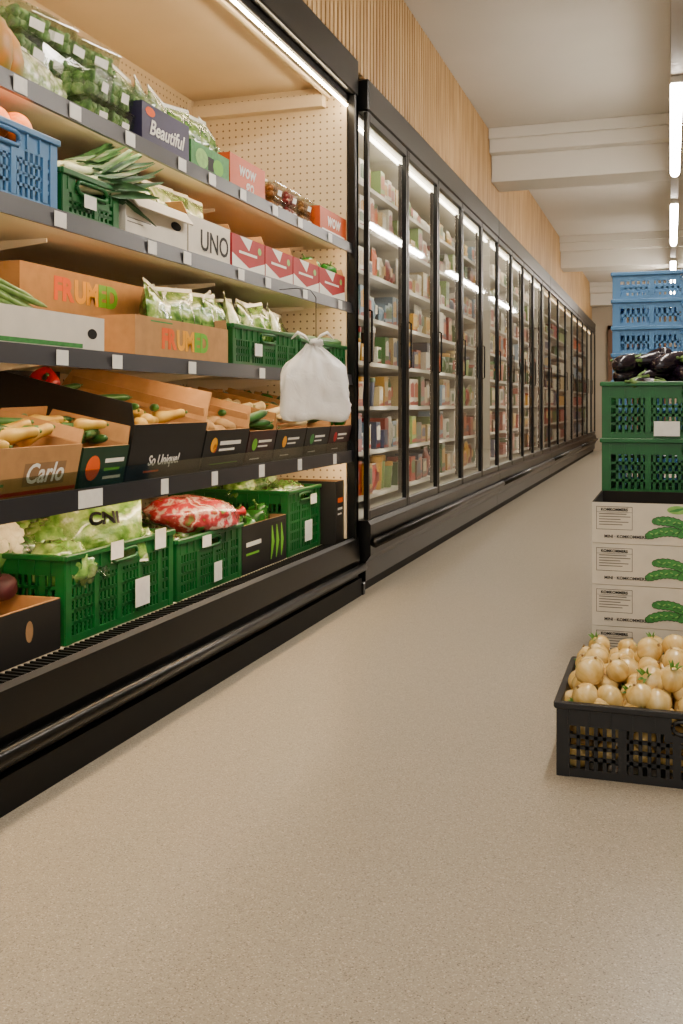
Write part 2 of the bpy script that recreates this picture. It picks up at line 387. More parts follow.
def blades(mb,n,z0,L,w,spread,mi=0,seed=1):
    q=random.Random(seed)
    for i in range(n):
        a=2*PI*i/n+q.uniform(-.3,.3); l=L*q.uniform(.75,1.1); sp=spread*q.uniform(.5,1.2); vs=[]
        for j in range(6):
            t=j/5; r=.004+sp*t**1.6; ww=w*(1-t**2*.9)
            c=Vector((math.cos(a)*r,math.sin(a)*r,z0+l*t*(1-.25*sp/L*t))); e=Vector((-math.sin(a),math.cos(a),0)); o=Vector((math.cos(a),math.sin(a),0))*ww*.5
            vs+=[c-e*ww+o,c,c+e*ww+o]
        fs=[]
        for j in range(5):
            for k in range(2): fs.append((3*j+k,3*j+k+1,3*j+k+4,3*j+k+3))
        mb.add(vs,fs,mi,True)
    return mb
ob=MB().lathe([(0,-.030),(.008,-.0295),(.021,-.0245),(.0305,-.013),(.034,0),(.0315,.012),(.0235,.0215),(.012,.0275),(.006,.0305),(0,.0315)],20).mesh('bulb',K['onion'])
K1=[('bulb',ob),('neck',MB().tube([(0,0,.0285),(.001,0,.033),(.003,.001,.037)],[.005,.004,.002],6).mesh('neck',K['pot']))]
K2=[('bulb',ob),('sprout',blades(MB(),7,.026,.022,.005,.018).mesh('sprout',K['sprout']))]
AUB=[('body',MB().lathe([(0,0),(.012,.002),(.028,.015),(.037,.045),(.038,.08),(.032,.125),(.024,.165),(.017,.188),(0,.196)],16).mesh('body',K['aub'])),
     ('calyx',MB().lathe([(.027,.158),(.0235,.17),(.018,.19),(.008,.2),(.006,.2)],10,lobes=(5,.12)).mesh('calyx',K['stemg'])),
     ('stem',MB().tube([(0,0,.198),(.002,0,.215),(.006,0,.228)],[.006,.005,.006],6).mesh('stem',K['stemg']))]
LEEK=[('shank',MB().tube([(0,0,0),(0,0,.02),(0,0,.12),(0,.002,.22)],[.012,.015,.014,.016],10).mesh('shank',K['shank'])),
      ('leaf',blades(MB(),7,.15,.26,.017,.08,seed=4).mesh('leaf',K['leafd'])),
      ('root',blades(MB(),8,0,-.02,.0015,.012,seed=3).mesh('root',K['pars']))]
ASP=[('spear',MB().tube([(0,0,0),(0,.001,.08),(.001,0,.17),(.001,0,.2),(.001,0,.22),(.001,0,.235)],[.006,.006,.0055,.0065,.0045,.001],7).mesh('spear',K['asp']))]
def patch(mb,az,r,seed,mi=0,th=70):
    vs=[];n=9;m=8
    for i in range(n):
        for j in range(m):
            t=(az+(-th+2*th*i/(n-1))*(.55+.45*math.sin(PI*min(1,.25+.75*j/(m-1)))))*D2R; p=(-55+115*j/(m-1))*D2R
            q=r*(1.02+.07*math.sin(i*2.1+seed)*(j/(m-1))+.12*(j/(m-1))**3)
            vs.append((q*math.cos(p)*math.cos(t),q*math.cos(p)*math.sin(t),q*math.sin(p)*.85+r*.8))
    mb.add(vs,[(i*m+j,(i+1)*m+j,(i+1)*m+j+1,i*m+j+1) for i in range(n-1) for j in range(m-1)],mi,True); return mb
def wrap_kit(r,m,seed):    # lettuce head twisted up in clear film
    b=MB().lump(r*1.05,r*.95,r*.8,.13,4.5,seed,30,20,cz=r*.75).mesh('wrapped_head',m)
    tw=MB(); vs=[]; n=14
    for j in range(5):
        for k in range(n):
            a=2*PI*k/n; rr=[.018,.009,.016,.028,.036][j]*(1+.25*math.cos(5*a+seed+j)); vs.append((r*[.9,1.05,1.18,1.32,1.42][j],rr*math.cos(a),r*.8+rr*.5*math.sin(a)))
    tw.add(vs,[(j*n+k,j*n+(k+1)%n,(j+1)*n+(k+1)%n,(j+1)*n+k) for j in range(4) for k in range(n)],0,True)
    return [('wrapped_head',b),('film_twist',tw.mesh('film_twist',K['film']))]
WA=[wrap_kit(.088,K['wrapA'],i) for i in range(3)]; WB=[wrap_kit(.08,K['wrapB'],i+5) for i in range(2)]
mb=MB()
for i in range(46):
    t=i*2.39996; z=1-i/46*1.1; rr=math.sqrt(max(0,1-z*z))
    mb.lump(.021,.021,.019,.15,3,i,8,6,M=Matrix.Translation((.058*rr*math.cos(t),.058*rr*math.sin(t),.07+.05*z)))
CAU=[('curd',mb.mesh('curd',K['curd']))]+[('leaf',patch(MB(),i*72,.072,i,th=34).mesh('leaf',K['let2'])) for i in range(5)]
def pep(m): return [('fruit',MB().lathe([(0,.008),(.02,.002),(.034,.012),(.04,.04),(.041,.06),(.034,.078),(.016,.082),(.006,.074),(0,.073)],20,lobes=(4,.07)).mesh('fruit',m)),('stem',MB().tube([(0,0,.074),(.002,0,.09),(.008,0,.1)],[.007,.005,.006],6).mesh('stem',K['stemg']))]
REDP=pep(K['red']); GRP=pep(K['gpep'])
CUC=[('fruit',MB().tube([(0,0,-.002),(.0,0,.004),(.004,0,.03),(.008,0,.12),(.004,0,.21),(0,0,.236),(0,0,.242)],[.004,.013,.02,.022,.02,.012,.004],12).mesh('fruit',K['cuc'])),('stem',MB().tube([(0,0,.24),(0,.002,.255)],.004,6).mesh('stem',K['stemg']))]
SQU=[('fruit',MB().lathe([(0,0),(.02,.002),(.036,.018),(.041,.045),(.037,.075),(.029,.105),(.026,.15),(.025,.18),(.016,.197),(0,.2)],16).mesh('fruit',K['squash'])),('stem',MB().tube([(0,0,.197),(0,0,.212)],[.007,.009],6).mesh('stem',K['stemg']))]
PAR=[('root',MB().tube([(0,0,0),(.002,0,.05),(0,.002,.13),(0,0,.2),(0,0,.215)],[.002,.009,.019,.026,.016],10).mesh('root',K['pars'])),('crown',blades(MB(),4,.21,.025,.005,.012).mesh('crown',K['stemg']))]
BEET=[('root',MB().lump(.036,.036,.033,.07,2,3).mesh('root',K['beet'])),('stalk',blades(MB(),5,.028,.03,.005,.012).mesh('stalk',K['maroon']))]
POT=[('tuber',MB().lump(.045,.033,.03,.1,1.6,8).mesh('tuber',K['pot'])) ]
ORA=[('fruit',MB().lump(.038,.038,.036,.01,1,1).mesh('fruit',K['orange'])),('stem_end',MB().lathe([(.004,.035),(.003,.038),(0,.038)],6).mesh('stem_end',K['stemg']))]
PAP=[('fruit',MB().lathe([(0,0),(.025,.004),(.045,.03),(.052,.07),(.046,.115),(.028,.15),(.01,.165),(0,.166)],16).mesh('fruit',K['papaya'])),('stem',MB().tube([(0,0,.163),(0,0,.175)],.006,6).mesh('stem',K['stemg']))]
def pth(t,seed,s,g,sd):
    return t/2*(1-abs(s)**3)*(1-abs(g)**2.4)*(1+.5*noise.noise(Vector((s*2.6,g*2.6,seed*5+sd))))
def pillow_kit(w,h,t,m,seed=0):
    n,q=12,10; vs=[];fs=[]
    for sd in (-1,1):
        for j in range(q+1):
            for i in range(n+1):
                s=-1+2*i/n; g=-1+2*j/q
                vs.append((w/2*s*(1-.05*(1-g*g)),sd*pth(t,seed,s,g,sd),h/2+h/2*g*.94))
    B=(n+1)*(q+1)
    for j in range(q):
        for i in range(n):
            a=j*(n+1)+i; fs.append((a,a+1,a+n+2,a+n+1)); fs.append((B+a,B+a+n+1,B+a+n+2,B+a+1))
    k=[('pouch',MB().add(vs,fs,0,True).mesh('pouch',m))]
    for z0,z1 in ((0,h*.035),(h*.96,h*1.02)):
        k.append(('seal',MB().box(-w/2*.98,w/2*.98,-.0012,.0012,z0,z1).mesh('seal',K['seal'])))
    return k
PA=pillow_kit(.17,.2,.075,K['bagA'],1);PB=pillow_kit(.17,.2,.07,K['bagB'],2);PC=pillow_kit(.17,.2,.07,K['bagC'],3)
def punnet_kit(m,seed):
    w,d,h=.075,.055,.06
    tray=[(-w*.85,-d*.85,0),(w*.85,-d*.85,0),(w*.85,d*.85,0),(-w*.85,d*.85,0),(-w,-d,h),(w,-d,h),(w,d,h),(-w,d,h)]
    mb=MB().add(tray,[(0,3,2,1),(0,1,5,4),(1,2,6,5),(2,3,7,6),(3,0,4,7)])
    c=MB(); q=random.Random(seed)
    for i in range(5):
        for j in range(3):
            for k in range(2): c.lump(.017,.017,.016,.25,2.5,q.random()*9,8,6,M=Matrix.Translation((-.05+.025*i,-.03+.03*j,.018+.024*k)))
    lid=MB().box(-w-.003,w+.003,-d-.003,d+.003,h,h+.006)
    lab=MB().add([(-.025,-d*.92-.003,.014),(.025,-d*.92-.003,.014),(.025,-d-.003,.036),(-.025,-d-.003,.036)],[(0,1,2,3)])
    return [('tray',mb.mesh('tray',K['film'])),('contents',c.mesh('contents',m)),('lid',lid.mesh('lid',K['film'],.002)),('paper_label',lab.mesh('paper_label',K['tag']))]
PUH=punnet_kit(K['herb'],1);PUN=punnet_kit(K['nuts'],2);PUR=punnet_kit(K['berry'],3)
NET=[('pouch',MB().lump(.16,.095,.055,.07,3,4,32,20,cz=.05).mesh('pouch',K['net'])),('clip',MB().tube([(.15,0,.055),(.175,0,.06),(.19,0,.065)],[.02,.008,.016],8).mesh('clip',K['redc']))]
# ------------------------------------------------------------------ setting
XB=-1.30; ZC=2.88
struct(MB().box(-2.5,3.2,-3,18.2,-.05,0),'floor',K['floor'])
struct(MB().box(-2.5,3.2,-3,18.2,ZC,ZC+.1),'ceiling',K['ceil'])
struct(MB().box(-2.5,-2.4,-3,18.2,0,ZC),'wall_left',K['wall'])
struct(MB().box(3.1,3.2,-3,18.2,0,ZC),'wall_right',K['wall'])
struct(MB().box(-2.4,3.1,18.0,18.2,0,ZC),'wall_back',K['wall'])
mb=MB().box(-2.4,XB-.022,-3,18,2.262,ZC,1)
y=-3
while y<17.95:
    mb.box(XB-.022,XB,y,y+.034,2.262,ZC-.002,0); y+=.052
struct(mb,'trim_1',[K['slat'],K['slatgap']])
for i,yb in enumerate((2.49,7.56,12.63,17.5)):
    mb=MB().box(XB+.002,3.1,yb+.05,yb+.42,2.50,2.70).box(XB+.002,3.1,yb-.05,yb+.47,2.70,2.80).box(XB+.002,3.1,yb-.08,yb+.5,2.80,ZC-.001)
    struct(mb,'trim_%d'%(i+2),K['beam'],.004)
mb=MB().box(-.95,-.1,17.94,18.0,0,2.1,0).box(-1.03,-.95,17.92,18,0,2.18,0).box(-.1,-.02,17.92,18,0,2.18,0).box(-1.03,-.02,17.92,18,2.1,2.18,0)
struct(mb,'door_1',K['door'],.004)
# lights on the ceiling trunking
t=thing('light_trunking','grey light trunking running along the ceiling above the aisle','trunking',(.03,0,2.42))
wpart(MB().box(0,.06,-2,16.5,2.42,2.47),'trunk',K['trunk'],t,.003)
for i,yb in enumerate((-1.2,2.0,5.18,8.3,11.6,14.6)):
    yy=yb+(2.0 if i<4 else 2.3)
    l=thing('ceiling_light',['bright strip light over the near aisle end, out of view','bright strip light over the aisle above the crates, out of view','nearest glowing strip light under the ceiling trunking','second nearest glowing strip light under the ceiling trunking','third nearest glowing strip light under the ceiling trunking','farthest glowing strip light at the trunking end'][i],'light',(.03,yb,2.36),group='ceiling strip lights')
    wpart(MB().box(.0,.06,yb,yy,2.385,2.419),'housing',K['white'],l,.003)
    wpart(MB().lathe([(.03,yb+.02),(.03,yy-.02)],12,M=Matrix.Translation((.03,0,2.378))@Matrix.Rotation(-PI/2,4,'X')@Matrix.Scale(1,4)),'diffuser',K['lamp'],l)
# ------------------------------------------------------------------ open cooler
Y0,Y1=.5,4.0
cl=thing('open_display_cooler','long black open fronted produce cooler with cream perforated back','cooler',(-1.6,2.2,0))
wpart(MB().box(-2.03,-2.0,Y0,Y1,.1,2.17),'back_panel',K['perfx'],cl)
wpart(MB().box(-2.0,-1.37,Y0,Y1,2.14,2.168),'canopy_lining',K['lining'],cl)
wpart(MB().box(-2.03,-1.37,Y0,Y1,2.17,2.25).box(-1.37,-1.25,Y0,Y1+.035,2.10,2.255),'canopy',K['black'],cl,.006)
wpart(MB().box(-1.372,-1.36,Y0,Y1,2.09,2.14),'lamp_reflector',K['lining'],cl)  # pale strip added to throw tube light onto the dim canopy lining
wpart(MB().tube([(-1.288,Y0+.05,2.055),(-1.288,Y1-.016,2.055)],.006,10),'light_tube',K['tube'],cl)
wpart(MB().box(-1.296,-1.28,Y0,Y1-.014,2.068,2.1),'lamp_holder',K['black'],cl,.003)
for ya,yb in ((Y1,Y1+.035),(Y0-.035,Y0)):
    e=wpart(MB().box(-2.03,-1.25,ya,yb,.03,2.10).box(-1.285,-1.25,ya-.012,yb,.24,2.10),'end_panel',K['black'],cl,.004)
    if ya==Y1:
        wpart(MB().box(-2.0,-1.29,ya-.012,ya-.001,.24,2.14),'end_lining',K['perfy'],e)
        wpart(MB().box(-2.0,-1.38,ya-.06,ya-.013,2.05,2.10),'cross_bar',K['cream'],e)
for yy in (1.15,2.1,3.05,3.95):
    mb=MB().box(-2.0,-1.985,yy-.014,yy+.014,.3,2.13)
    for k in range(30): mb.box(-1.986,-1.984,yy-.004,yy+.004,.35+.058*k,.38+.058*k,1)
    wpart(mb,'upright',[K['cream'],K['hole']],cl)
SH=[1.47,1.22,.92]
tags=[[20,75,130,182,212,243,275,300,330],[60,152,187,241,268,305,340],[62,117,192,262,338]]
for z,tg in zip(SH,tags):
    s=wpart(MB().box(-1.98,-1.276,Y0+.005,Y1-.016,z-.012,z),'shelf',K['cream'],cl)
    wpart(MB().prism([(-1.276,z-.034),(-1.262,z-.036),(-1.268,z+.007),(-1.276,z+.007)],Y0+.005,Y1-.013),'price_rail',K['rail'],s)
    wpart(MB().box(-1.2865,-1.278,Y0+.05,Y1-.05,z-.0205,z-.0135),'light_strip',K['led'],s)  # added emitter tucked behind the rail, brightens the shelf below
    for u in tg:
        yc=Y(u,-1.262); wpart(MB().box(-1.2615,-1.2600,yc-.022,yc+.022,z-.033,z+.0),'price_tag',K['tag'],s)
    for yy in (1.15,2.1,3.05,3.9):
        wpart(MB().prism([(-1.98,z-.012),(-1.45,z-.012),(-1.45,z-.022),(-1.98,z-.075)],yy-.002,yy+.002),'bracket',K['cream'],s)
TL=12; ta=math.tan(TL*D2R)
s=wpart(MB().prism([(-1.276,.603),(-1.9,.603+.624*ta),(-1.9,.588+.624*ta),(-1.276,.588)],Y0+.005,Y1-.016),'shelf',K['cream'],cl)
wpart(MB().box(-1.276,-1.264,Y0+.005,Y1-.013,.562,.61),'price_rail',K['rail'],s)
wpart(MB().box(-1.272,-1.268,Y0+.005,Y1-.013,.61,.65),'clear_lip',K['lip'],s)
wpart(MB().box(-1.30,-1.285,Y0+.05,Y1-.05,.578,.585),'light_strip',K['led'],s)  # added emitter under the sloping shelf, brightens the bottom deck
for u,w in ((91,.09),(165,.035),(215,.035),(262,.04),(300,.035),(335,.035)):
    yc=Y(u,-1.262); wpart(MB().box(-1.2635,-1.2618,yc-w/2*1.1,yc+w/2*1.1,.566,.606),'price_tag',K['tag'],s)
wpart(MB().box(-2.0,-1.365,Y0,Y1,.08,.226),'deck',K['cream'],cl)
mb=MB().box(-1.364,-1.276,Y0,Y1-.001,.15,.2)
y=Y0
while y<Y1-.02: mb.box(-1.362,-1.278,y,y+.008,.2,.226); y+=.022
wpart(mb,'air_grille',K['blackm'],cl)
wpart(MB().prism([(-1.276,.12),(-1.25,.12),(-1.243,.15),(-1.25,.236),(-1.262,.246),(-1.276,.24)],Y0-.03,Y1+.035),'front_fascia',K['black'],cl)
wpart(MB().tube([(-1.226,Y0-.03,.118),(-1.226,Y1+.03,.118)],.017,10),'bumper',K['black'],cl)
wpart(MB().box(-1.300,-1.248,Y0-.02,Y1+.025,.075,.12),'lower_fascia',K['black'],cl,.004)
wpart(MB().box(-1.45,-1.232,Y0,Y1+.02,.0,.074),'kick_plate',K['blackm'],cl)
wpart(MB().box(-1.32,-1.225,Y1+.021,Y1+.05,0,.05),'foot',K['black'],cl,.003)
# ------------------------------------------------------------------ freezers
ORD=['first','second','third','fourth','fifth','sixth','seventh','eighth','ninth','tenth','eleventh','twelfth','thirteenth','fourteenth','fifteenth','sixteenth','seventeenth','eighteenth','nineteenth','twentieth']
ML=3.4; FX=-1.22; FZ=[.37,.58,.79,1.0,1.21,1.42,1.63,1.83]
yb0=4.07; ST=.03
def door_meshes(DW):
    fr=MB().box(FX-.022,FX,.005,ST,.31,2.05).box(FX-.022,FX,DW-ST,DW-.005,.31,2.05).box(FX-.022,FX,ST,DW-ST,.31,.35).box(FX-.022,FX,ST,DW-ST,2.01,2.05).mesh('door',K['black'],.003)
    gl=MB().add([(FX-.012,ST,.35),(FX-.012,DW-ST,.35),(FX-.012,DW-ST,2.01),(FX-.012,ST,2.01)],[(0,1,2,3)]).mesh('glass',K['glass'])
    return fr,gl
HM=MB().tube([(FX,.02,.98),(FX+.012,.02,.985),(FX+.012,.02,1.2),(FX,.02,1.205)],.005,6).mesh('handle',K['blackm'])
LM=MB().box(FX-.045,FX-.031,-.014,.014,.37,1.98,0).add([(FX-.0455,-.012,.38),(FX-.0455,.012,.38),(FX-.0455,.012,1.97),(FX-.0455,-.012,1.97)],[(0,1,2,3)],1).mesh('mullion_light',[K['blackm'],K['ftube']])  # added emitter hidden behind the door stiles to lift the dim lower shelves
DOORS=[]
for M in range(4):
    nd=5 if M<2 else 4; DW=ML/nd; DM,GM=door_meshes(DW)
    ys=yb0+M*ML; ye=ys+ML-.004
    fz=thing('glass_door_freezer',['black upright freezer with five glass doors next to the open cooler','second black glass door freezer from the open cooler','third black glass door freezer from the open cooler','farthest black glass door freezer at the aisle end'][M],'freezer',(-1.6,ys,0),group='glass door freezers along the aisle')
    wpart(MB().box(-2.1,-2.06,ys,ye,.06,2.05).box(-2.06,FX-.065,ys,ys+.01,.3,2.05).box(-2.06,FX-.065,ye-.01,ye,.3,2.05).box(-2.06,FX-.05,ys+.01,ye-.01,.29,.31).box(-2.06,FX-.05,ys+.01,ye-.01,2.035,2.05),'interior',K['white'],fz)
    wpart(MB().box(-2.1,FX+.004,ys,ye,2.052,2.188),'top_fascia',K['black'],fz,.006)
    wpart(MB().prism([(-2.06,.05),(FX-.01,.05),(FX-.01,.13),(FX+.012,.16),(FX+.012,.29),(FX,.308),(-2.06,.288)],ys,ye),'base',K['black'],fz)
    wpart(MB().tube([(FX+.03,ys,.215),(FX+.03,ye,.215)],.02,10),'bumper',K['black'],fz)
    wpart(MB().box(-1.4,FX-.035,ys,ye,0,.05),'kick_plate',K['blackm'],fz)
    wpart(MB().tube([(FX-.085,ys+.04,2.02),(FX-.085,ye-.04,2.02)],.009,8),'light_tube',K['ftube'] if M<2 else K['ftubed'],fz)
    for z in FZ:
        mb=MB().box(-2.03,FX-.14,ys+.022,ye-.022,z-.010,z).box(FX-.14,FX-.134,ys+.022,ye-.022,z-.015,z+.004)
        wpart(mb,'shelf',K['white'],fz)
    for d in range(nd):
        o=obj('door',DM,fz); o.location=Vector((0,ys+d*DW,0))-Vector((-1.6,ys,0))
        obj('glass',GM,o); obj('handle',HM,o); DOORS.append((ys+d*DW,DW))
        if d and M<2: obj('mullion_light',LM,o)  # added light, near freezers only
# frozen goods
FB=[('carton',MB().box(-.5,.5,0,1,0,1).mesh('carton',PM[0][1])),('front_label',MB().add([(-.4,-.012,.34),(.4,-.012,.34),(.4,-.012,.8),(.1,-.012,.9),(-.4,-.012,.8)],[(0,1,2,3,4)]).mesh('front_label',PM[7][1])),('band',MB().add([(-.5,-.008,.06),(.5,-.008,.06),(.5,-.008,.22),(-.5,-.008,.16)],[(0,1,2,3)]).mesh('band',PM[2][1]))]
FT=[('tub',MB().lathe([(.4,0),(.5,.84)],16,M=Matrix.Translation((0,.5,0))).mesh('tub',PM[0][1])),('lid',MB().lathe([(.53,.84),(.53,.96),(.5,1.0),(0,1.0)],16,M=Matrix.Translation((0,.5,0))).mesh('lid',PM[2][1]))]
pk=pillow_kit(1,1,.8,PM[3][1],5)
FP=[]
for n,me in [(p[0],p[1]) for p in pk]:
    me.transform(Matrix.Translation((0,.45,0))); FP.append((n,me))
FP.append(('front_label',MB().add([(-.25,-.02,.35),(.25,-.02,.35),(.25,-.02,.7),(-.25,-.02,.7)],[(0,1,2,3)]).mesh('front_label',PM[0][1])))
q=random.Random(11)
for b,(yd,DW) in enumerate(DOORS):
    n=8 if b<2 else (6 if b<5 else (4 if b<8 else (3 if b<10 else 1)))
    for si,z in enumerate(FZ):
        if z>1.8 and b>9: continue
        kind=q.choice('bbbbtp' if si<4 else 'bbbbp'); same=q.random()<.12
        wts=[8,2,2,2,1,1,1,4,1,2] if si>3 else [5,1,4,5,2,2,3,3,2,2]
        ci=q.choices(range(10),wts)[0]
        for i in range(n):
            if not same: ci=q.choices(range(10),wts)[0]
            pw=(DW-.06)/n; yc=yd+.03+pw*(i+.5); h=q.uniform(.08,.185) if z<1.8 else q.uniform(.07,.14)
            nm,mm=PM[ci]; om=PM[q.choice([0,7,2,3,4,5,8])][1]
            kd='b' if n==1 else (kind if q.random()<.7 else q.choice('bbp'))
            kit,cat,w,over={'b':(FB,'carton',pw*.95,{'carton':mm,'front_label':om}),'t':(FT,'tub',min(pw*.9,.14),{'tub':mm,'lid':om}),'p':(FP,'bag',pw*1.0,{'pouch':mm,'front_label':om})}[kd]
            if b>=12: kit=[FB[0]]; over={'carton':mm}
            lab='%s frozen food %s on %s shelf behind %s freezer door from the cooler'%(nm,cat,ORD[si],ORD[b])
            spawn(kit,'frozen_food_'+cat,lab,cat,(FX-.145-q.uniform(0,.04),yc,z),(0,0,PI/2),(w,min(.12,w) if kd=='t' else (.14 if kd=='b' else .05),h),'frozen goods behind %s freezer door'%ORD[b],over)
# ------------------------------------------------------------------ right hand stacks
GC=(.6,.4,.174); GK=crate_kit(*GC,K['green'])
BLH=.099
BK=crate_kit(.6,.4,.16,K['blackp']); BL=crate_kit(.6,.4,BLH-.0008,K['blue'])
oc=spawn(BK,'onion_crate','black slatted plastic crate full of onions on the floor','crate',(.068,2.4,0))
for L,(z,nx,ny,x0,x1,y0,y1) in enumerate([(.04,9,6,-.255,.255,-.15,.15),(.085,9,6,-.255,.255,-.15,.15),(.132,10,7,-.262,.262,-.16,.16),(.167,10,7,-.252,.252,-.155,.155),(.197,9,6,-.23,.23,-.11,.155),(.222,7,4,-.17,.19,-.02,.14)]):
    for i in range(nx):
        for j in range(ny):
            if L<2 and 0<i<nx-1 and 0<j: continue
            if L==3 and R.random()<.06 or L==4 and R.random()<.18 or L==5 and R.random()<.35: continue
            x=.068+x0+(x1-x0)*i/(nx-1)+rnd(-.01,.01); y=2.4+y0+(y1-y0)*j/(ny-1)+rnd(-.009,.009)
            spt=L>=2 and R.random()<.16; q_=rnd(.74,.96)
            spawn(K2 if spt else K1,'onion','round pale yellow onion with green sprouts heaped in the black crate' if spt else 'round pale yellow onion heaped in the black floor crate','onion',(x,y,z+rnd(-.008,.01)),(rnd(-1.0,1.0),rnd(-1.0,1.0),rnd(0,6)) if not spt else (rnd(.2,1.1),rnd(-.7,.7),rnd(-.5,.5)),(q_,q_*rnd(.95,1.03),q_*rnd(.92,1.06)),'sprouting onions in the black crate' if spt else 'onions in the black crate')
# cucumber cartons
bh=.109
for k in range(5):
    w=.5;d=.37
    lab=['cream cardboard tray with cucumber print, bottom of its stack behind the onions','cream cucumber print tray, fourth from top, half hidden by onions','cream cucumber print tray, third from the top of its stack','cream cucumber print tray, second from the top of its stack','open topmost cream tray with cucumber print below green crates'][k]
    pr=[('t','KOMKOMMERS',.010,-.193,.0885,K['bink'],0,.0004)]
    for i in range(5): pr.append(('b',-.232,-.232+[.07,.08,.055,.075,.06][i],.076-.007*i,.0785-.007*i,K['grink']))
    for a_,b_,c_,d_ in ((-.239,-.147,.0955,.0967),(-.239,-.147,.036,.0372),(-.239,-.2378,.036,.0967),(-.1482,-.147,.036,.0967),(-.239,-.147,.0815,.0823)): pr.append(('b',a_,b_,c_,d_,K['bink']))
    pr.append(('t','MINI · KOMKOMMERS',.011,-.165,.018,K['bink'],0,.0003))
    for n_,(x0,z0,an) in enumerate(((-.066,.024,6),(-.05,.05,-12),(.014,.036,16),(.05,.058,-8),(.1,.03,12))):
        pts=[];wd=[]
        for j in range(25):
            f_=j/24; s_=.1*(f_-.5); bo=.011*math.sin(PI*f_)
            pts.append((x0+s_*math.cos(an*D2R)-bo*math.sin(an*D2R),z0+s_*math.sin(an*D2R)+bo))
            wd.append(.0102*math.sqrt(max(0,1-abs(2*f_-1)**3.6))*(1+.1*math.sin(j*2.2))+.0005)
        pr.append(('s',pts,[a_+.0018 for a_ in wd],K['ginkd'],.0003+.0004*n_)); pr.append(('s',pts,wd,K['gink'],.0004+.0004*n_))
        for j in range(4,22,3): pr.append(('s',[(pts[j][0]-.003,pts[j][1]+.001+.003*(-1)**j),(pts[j][0]+.004,pts[j][1]+.002)],[.0013,.0013],K['gink2'],.0005+.0004*n_))
        for j in range(5,22,4): pr.append(('s',[(pts[j][0]-.003,pts[j][1]-.005),(pts[j][0]+.003,pts[j][1]-.004)],[.001,.001],K['ginkd'],.0005+.0004*n_))
    if k==4: pr+=[('o',-.035,.092,.026,.011,K['gink2'],'printed_emblem'),('s',[(-.055,.088),(-.035,.092),(-.015,.098)],[.001,.004,.001],K['gink'])]
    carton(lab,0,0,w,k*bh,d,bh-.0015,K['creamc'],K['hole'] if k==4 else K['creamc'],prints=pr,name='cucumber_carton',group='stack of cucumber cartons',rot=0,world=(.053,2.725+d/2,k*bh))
# green stack
for k in range(5):
    lab='green plastic crate hidden low in the stack behind the cucumber cartons' if k<3 else ['green slatted crate directly under the aubergine crate','green slatted crate on top of its stack, heaped with aubergines'][k-3]
    r=spawn(GK,'green_crate',lab,'crate',(.1,3.2+.2,k*.1745),(0,0,0),1,'green crates of the right hand stack')
    if k==4: card(r,-.11,.03,.075,.045,-.2095)
for i in range(84):
    L=i//28; x=-.14+.01*L+(.083-.005*L)*(i%7)+rnd(-.015,.015); y=3.245+.01*L+(.088-.012*L)*((i//7)%4)+rnd(-.015,.015)
    d=(R.choice((-1,1))*rnd(.2,1),rnd(-.9,.9),rnd(-.2,.25))
    dv=Vector(d).normalized(); sc=rnd(.66,.86); p=Vector((x,y,.86+.034*L+rnd(0,.012)))-dv*.1*sc
    p.x=max(p.x,-.165) if dv.x>0 else max(p.x,-.17+.21*sc*abs(dv.x))
    spawn(AUB,'aubergine','glossy black aubergine heaped in the topmost green crate','aubergine',p,rotdir(d),sc,'aubergines heaped in the green crate')
for k in range(13):
    lab='blue plastic crate hidden low in the stack behind the aubergines' if k<9 else ['blue slatted crate just showing above the aubergines','blue slatted crate, third from top behind the aubergines','blue slatted crate, second from top behind the aubergines','topmost blue slatted crate behind the aubergines'][k-9]
    spawn(BL,'blue_crate',lab,'crate',(.1,4.0,k*BLH),(0,0,0),1,'blue crates of the tall stack')
# ------------------------------------------------------------------ top shelf
z=SH[0]
for i,(u,rt) in enumerate([(-4,.3),(13,-.4)]):
    spawn(PAP,'papaya',['green and orange papaya at the left end of the top shelf','green and orange papaya next to the pale salad bags'][i],'papaya',(-1.36,Y(u,-1.34),z+.004),(0,rt*.3,0),.9)
for i,u in enumerate((34,50,66)):
    spawn(PA,'salad_bag',['pale salad bag standing next to the papaya on top shelf','middle one of the pale salad bags on the top shelf','pale salad bag leaning on the clear herb tubs'][i],'bag',(-1.33-.012*i,Y(u,-1.34),z+.004),(-.3,rnd(-.2,.2),PI/2+.3),.6,'pale salad bags on the top shelf')
for i,u in enumerate((20,42,64,86)):
    for j in range(4):
        spawn(PUH,'herb_tub','clear tub of green leaves stacked behind the pale salad bags','tub',(-1.47-rnd(0,.015),Y(u,-1.47),z+.001+.067*j),(0,0,PI/2+rnd(-.2,.2)),1.0,'clear tubs behind the salad bags')
for i,u in enumerate((82,104,126)):
    for j in range(2):
        spawn(PUH,'herb_tub','clear plastic tub of green leaves, %s of the %s tub pile on top shelf'%(['lower','upper'][j],ORD[i]),'tub',(-1.36,Y(u,-1.36)+.01,z+.001+.073*j),(0,0,PI/2+rnd(-.14,.14)),(.66,1,1.08),'clear tubs of leaves on the top shelf')
    spawn(PB,'salad_bag','green salad bag behind the clear herb tubs','bag',(-1.46,Y(u+14,-1.46)+.02,z+.02),(-.1,rnd(-.25,.25),PI/2),1.05,'green salad bags behind the herb tubs')
def L_(s,size,x,zz,m,sh=0,b=0): return ('t',s,size,x,zz,m,sh,b)
carton('dark purple carton with white script lettering on the top shelf',-1.29,Y(142,-1.29),Y(189,-1.29),z,.22,.115,K['purple'],K['kraftd'],0,[('b',10,.05)],[L_('Beautiful',.055,0,.055,K['wink'],.3,.001),('o',-.09,.095,.025,.012,K['oink'],'printed_emblem'),('b',-.14,.14,.006,.012,K['oink'])])
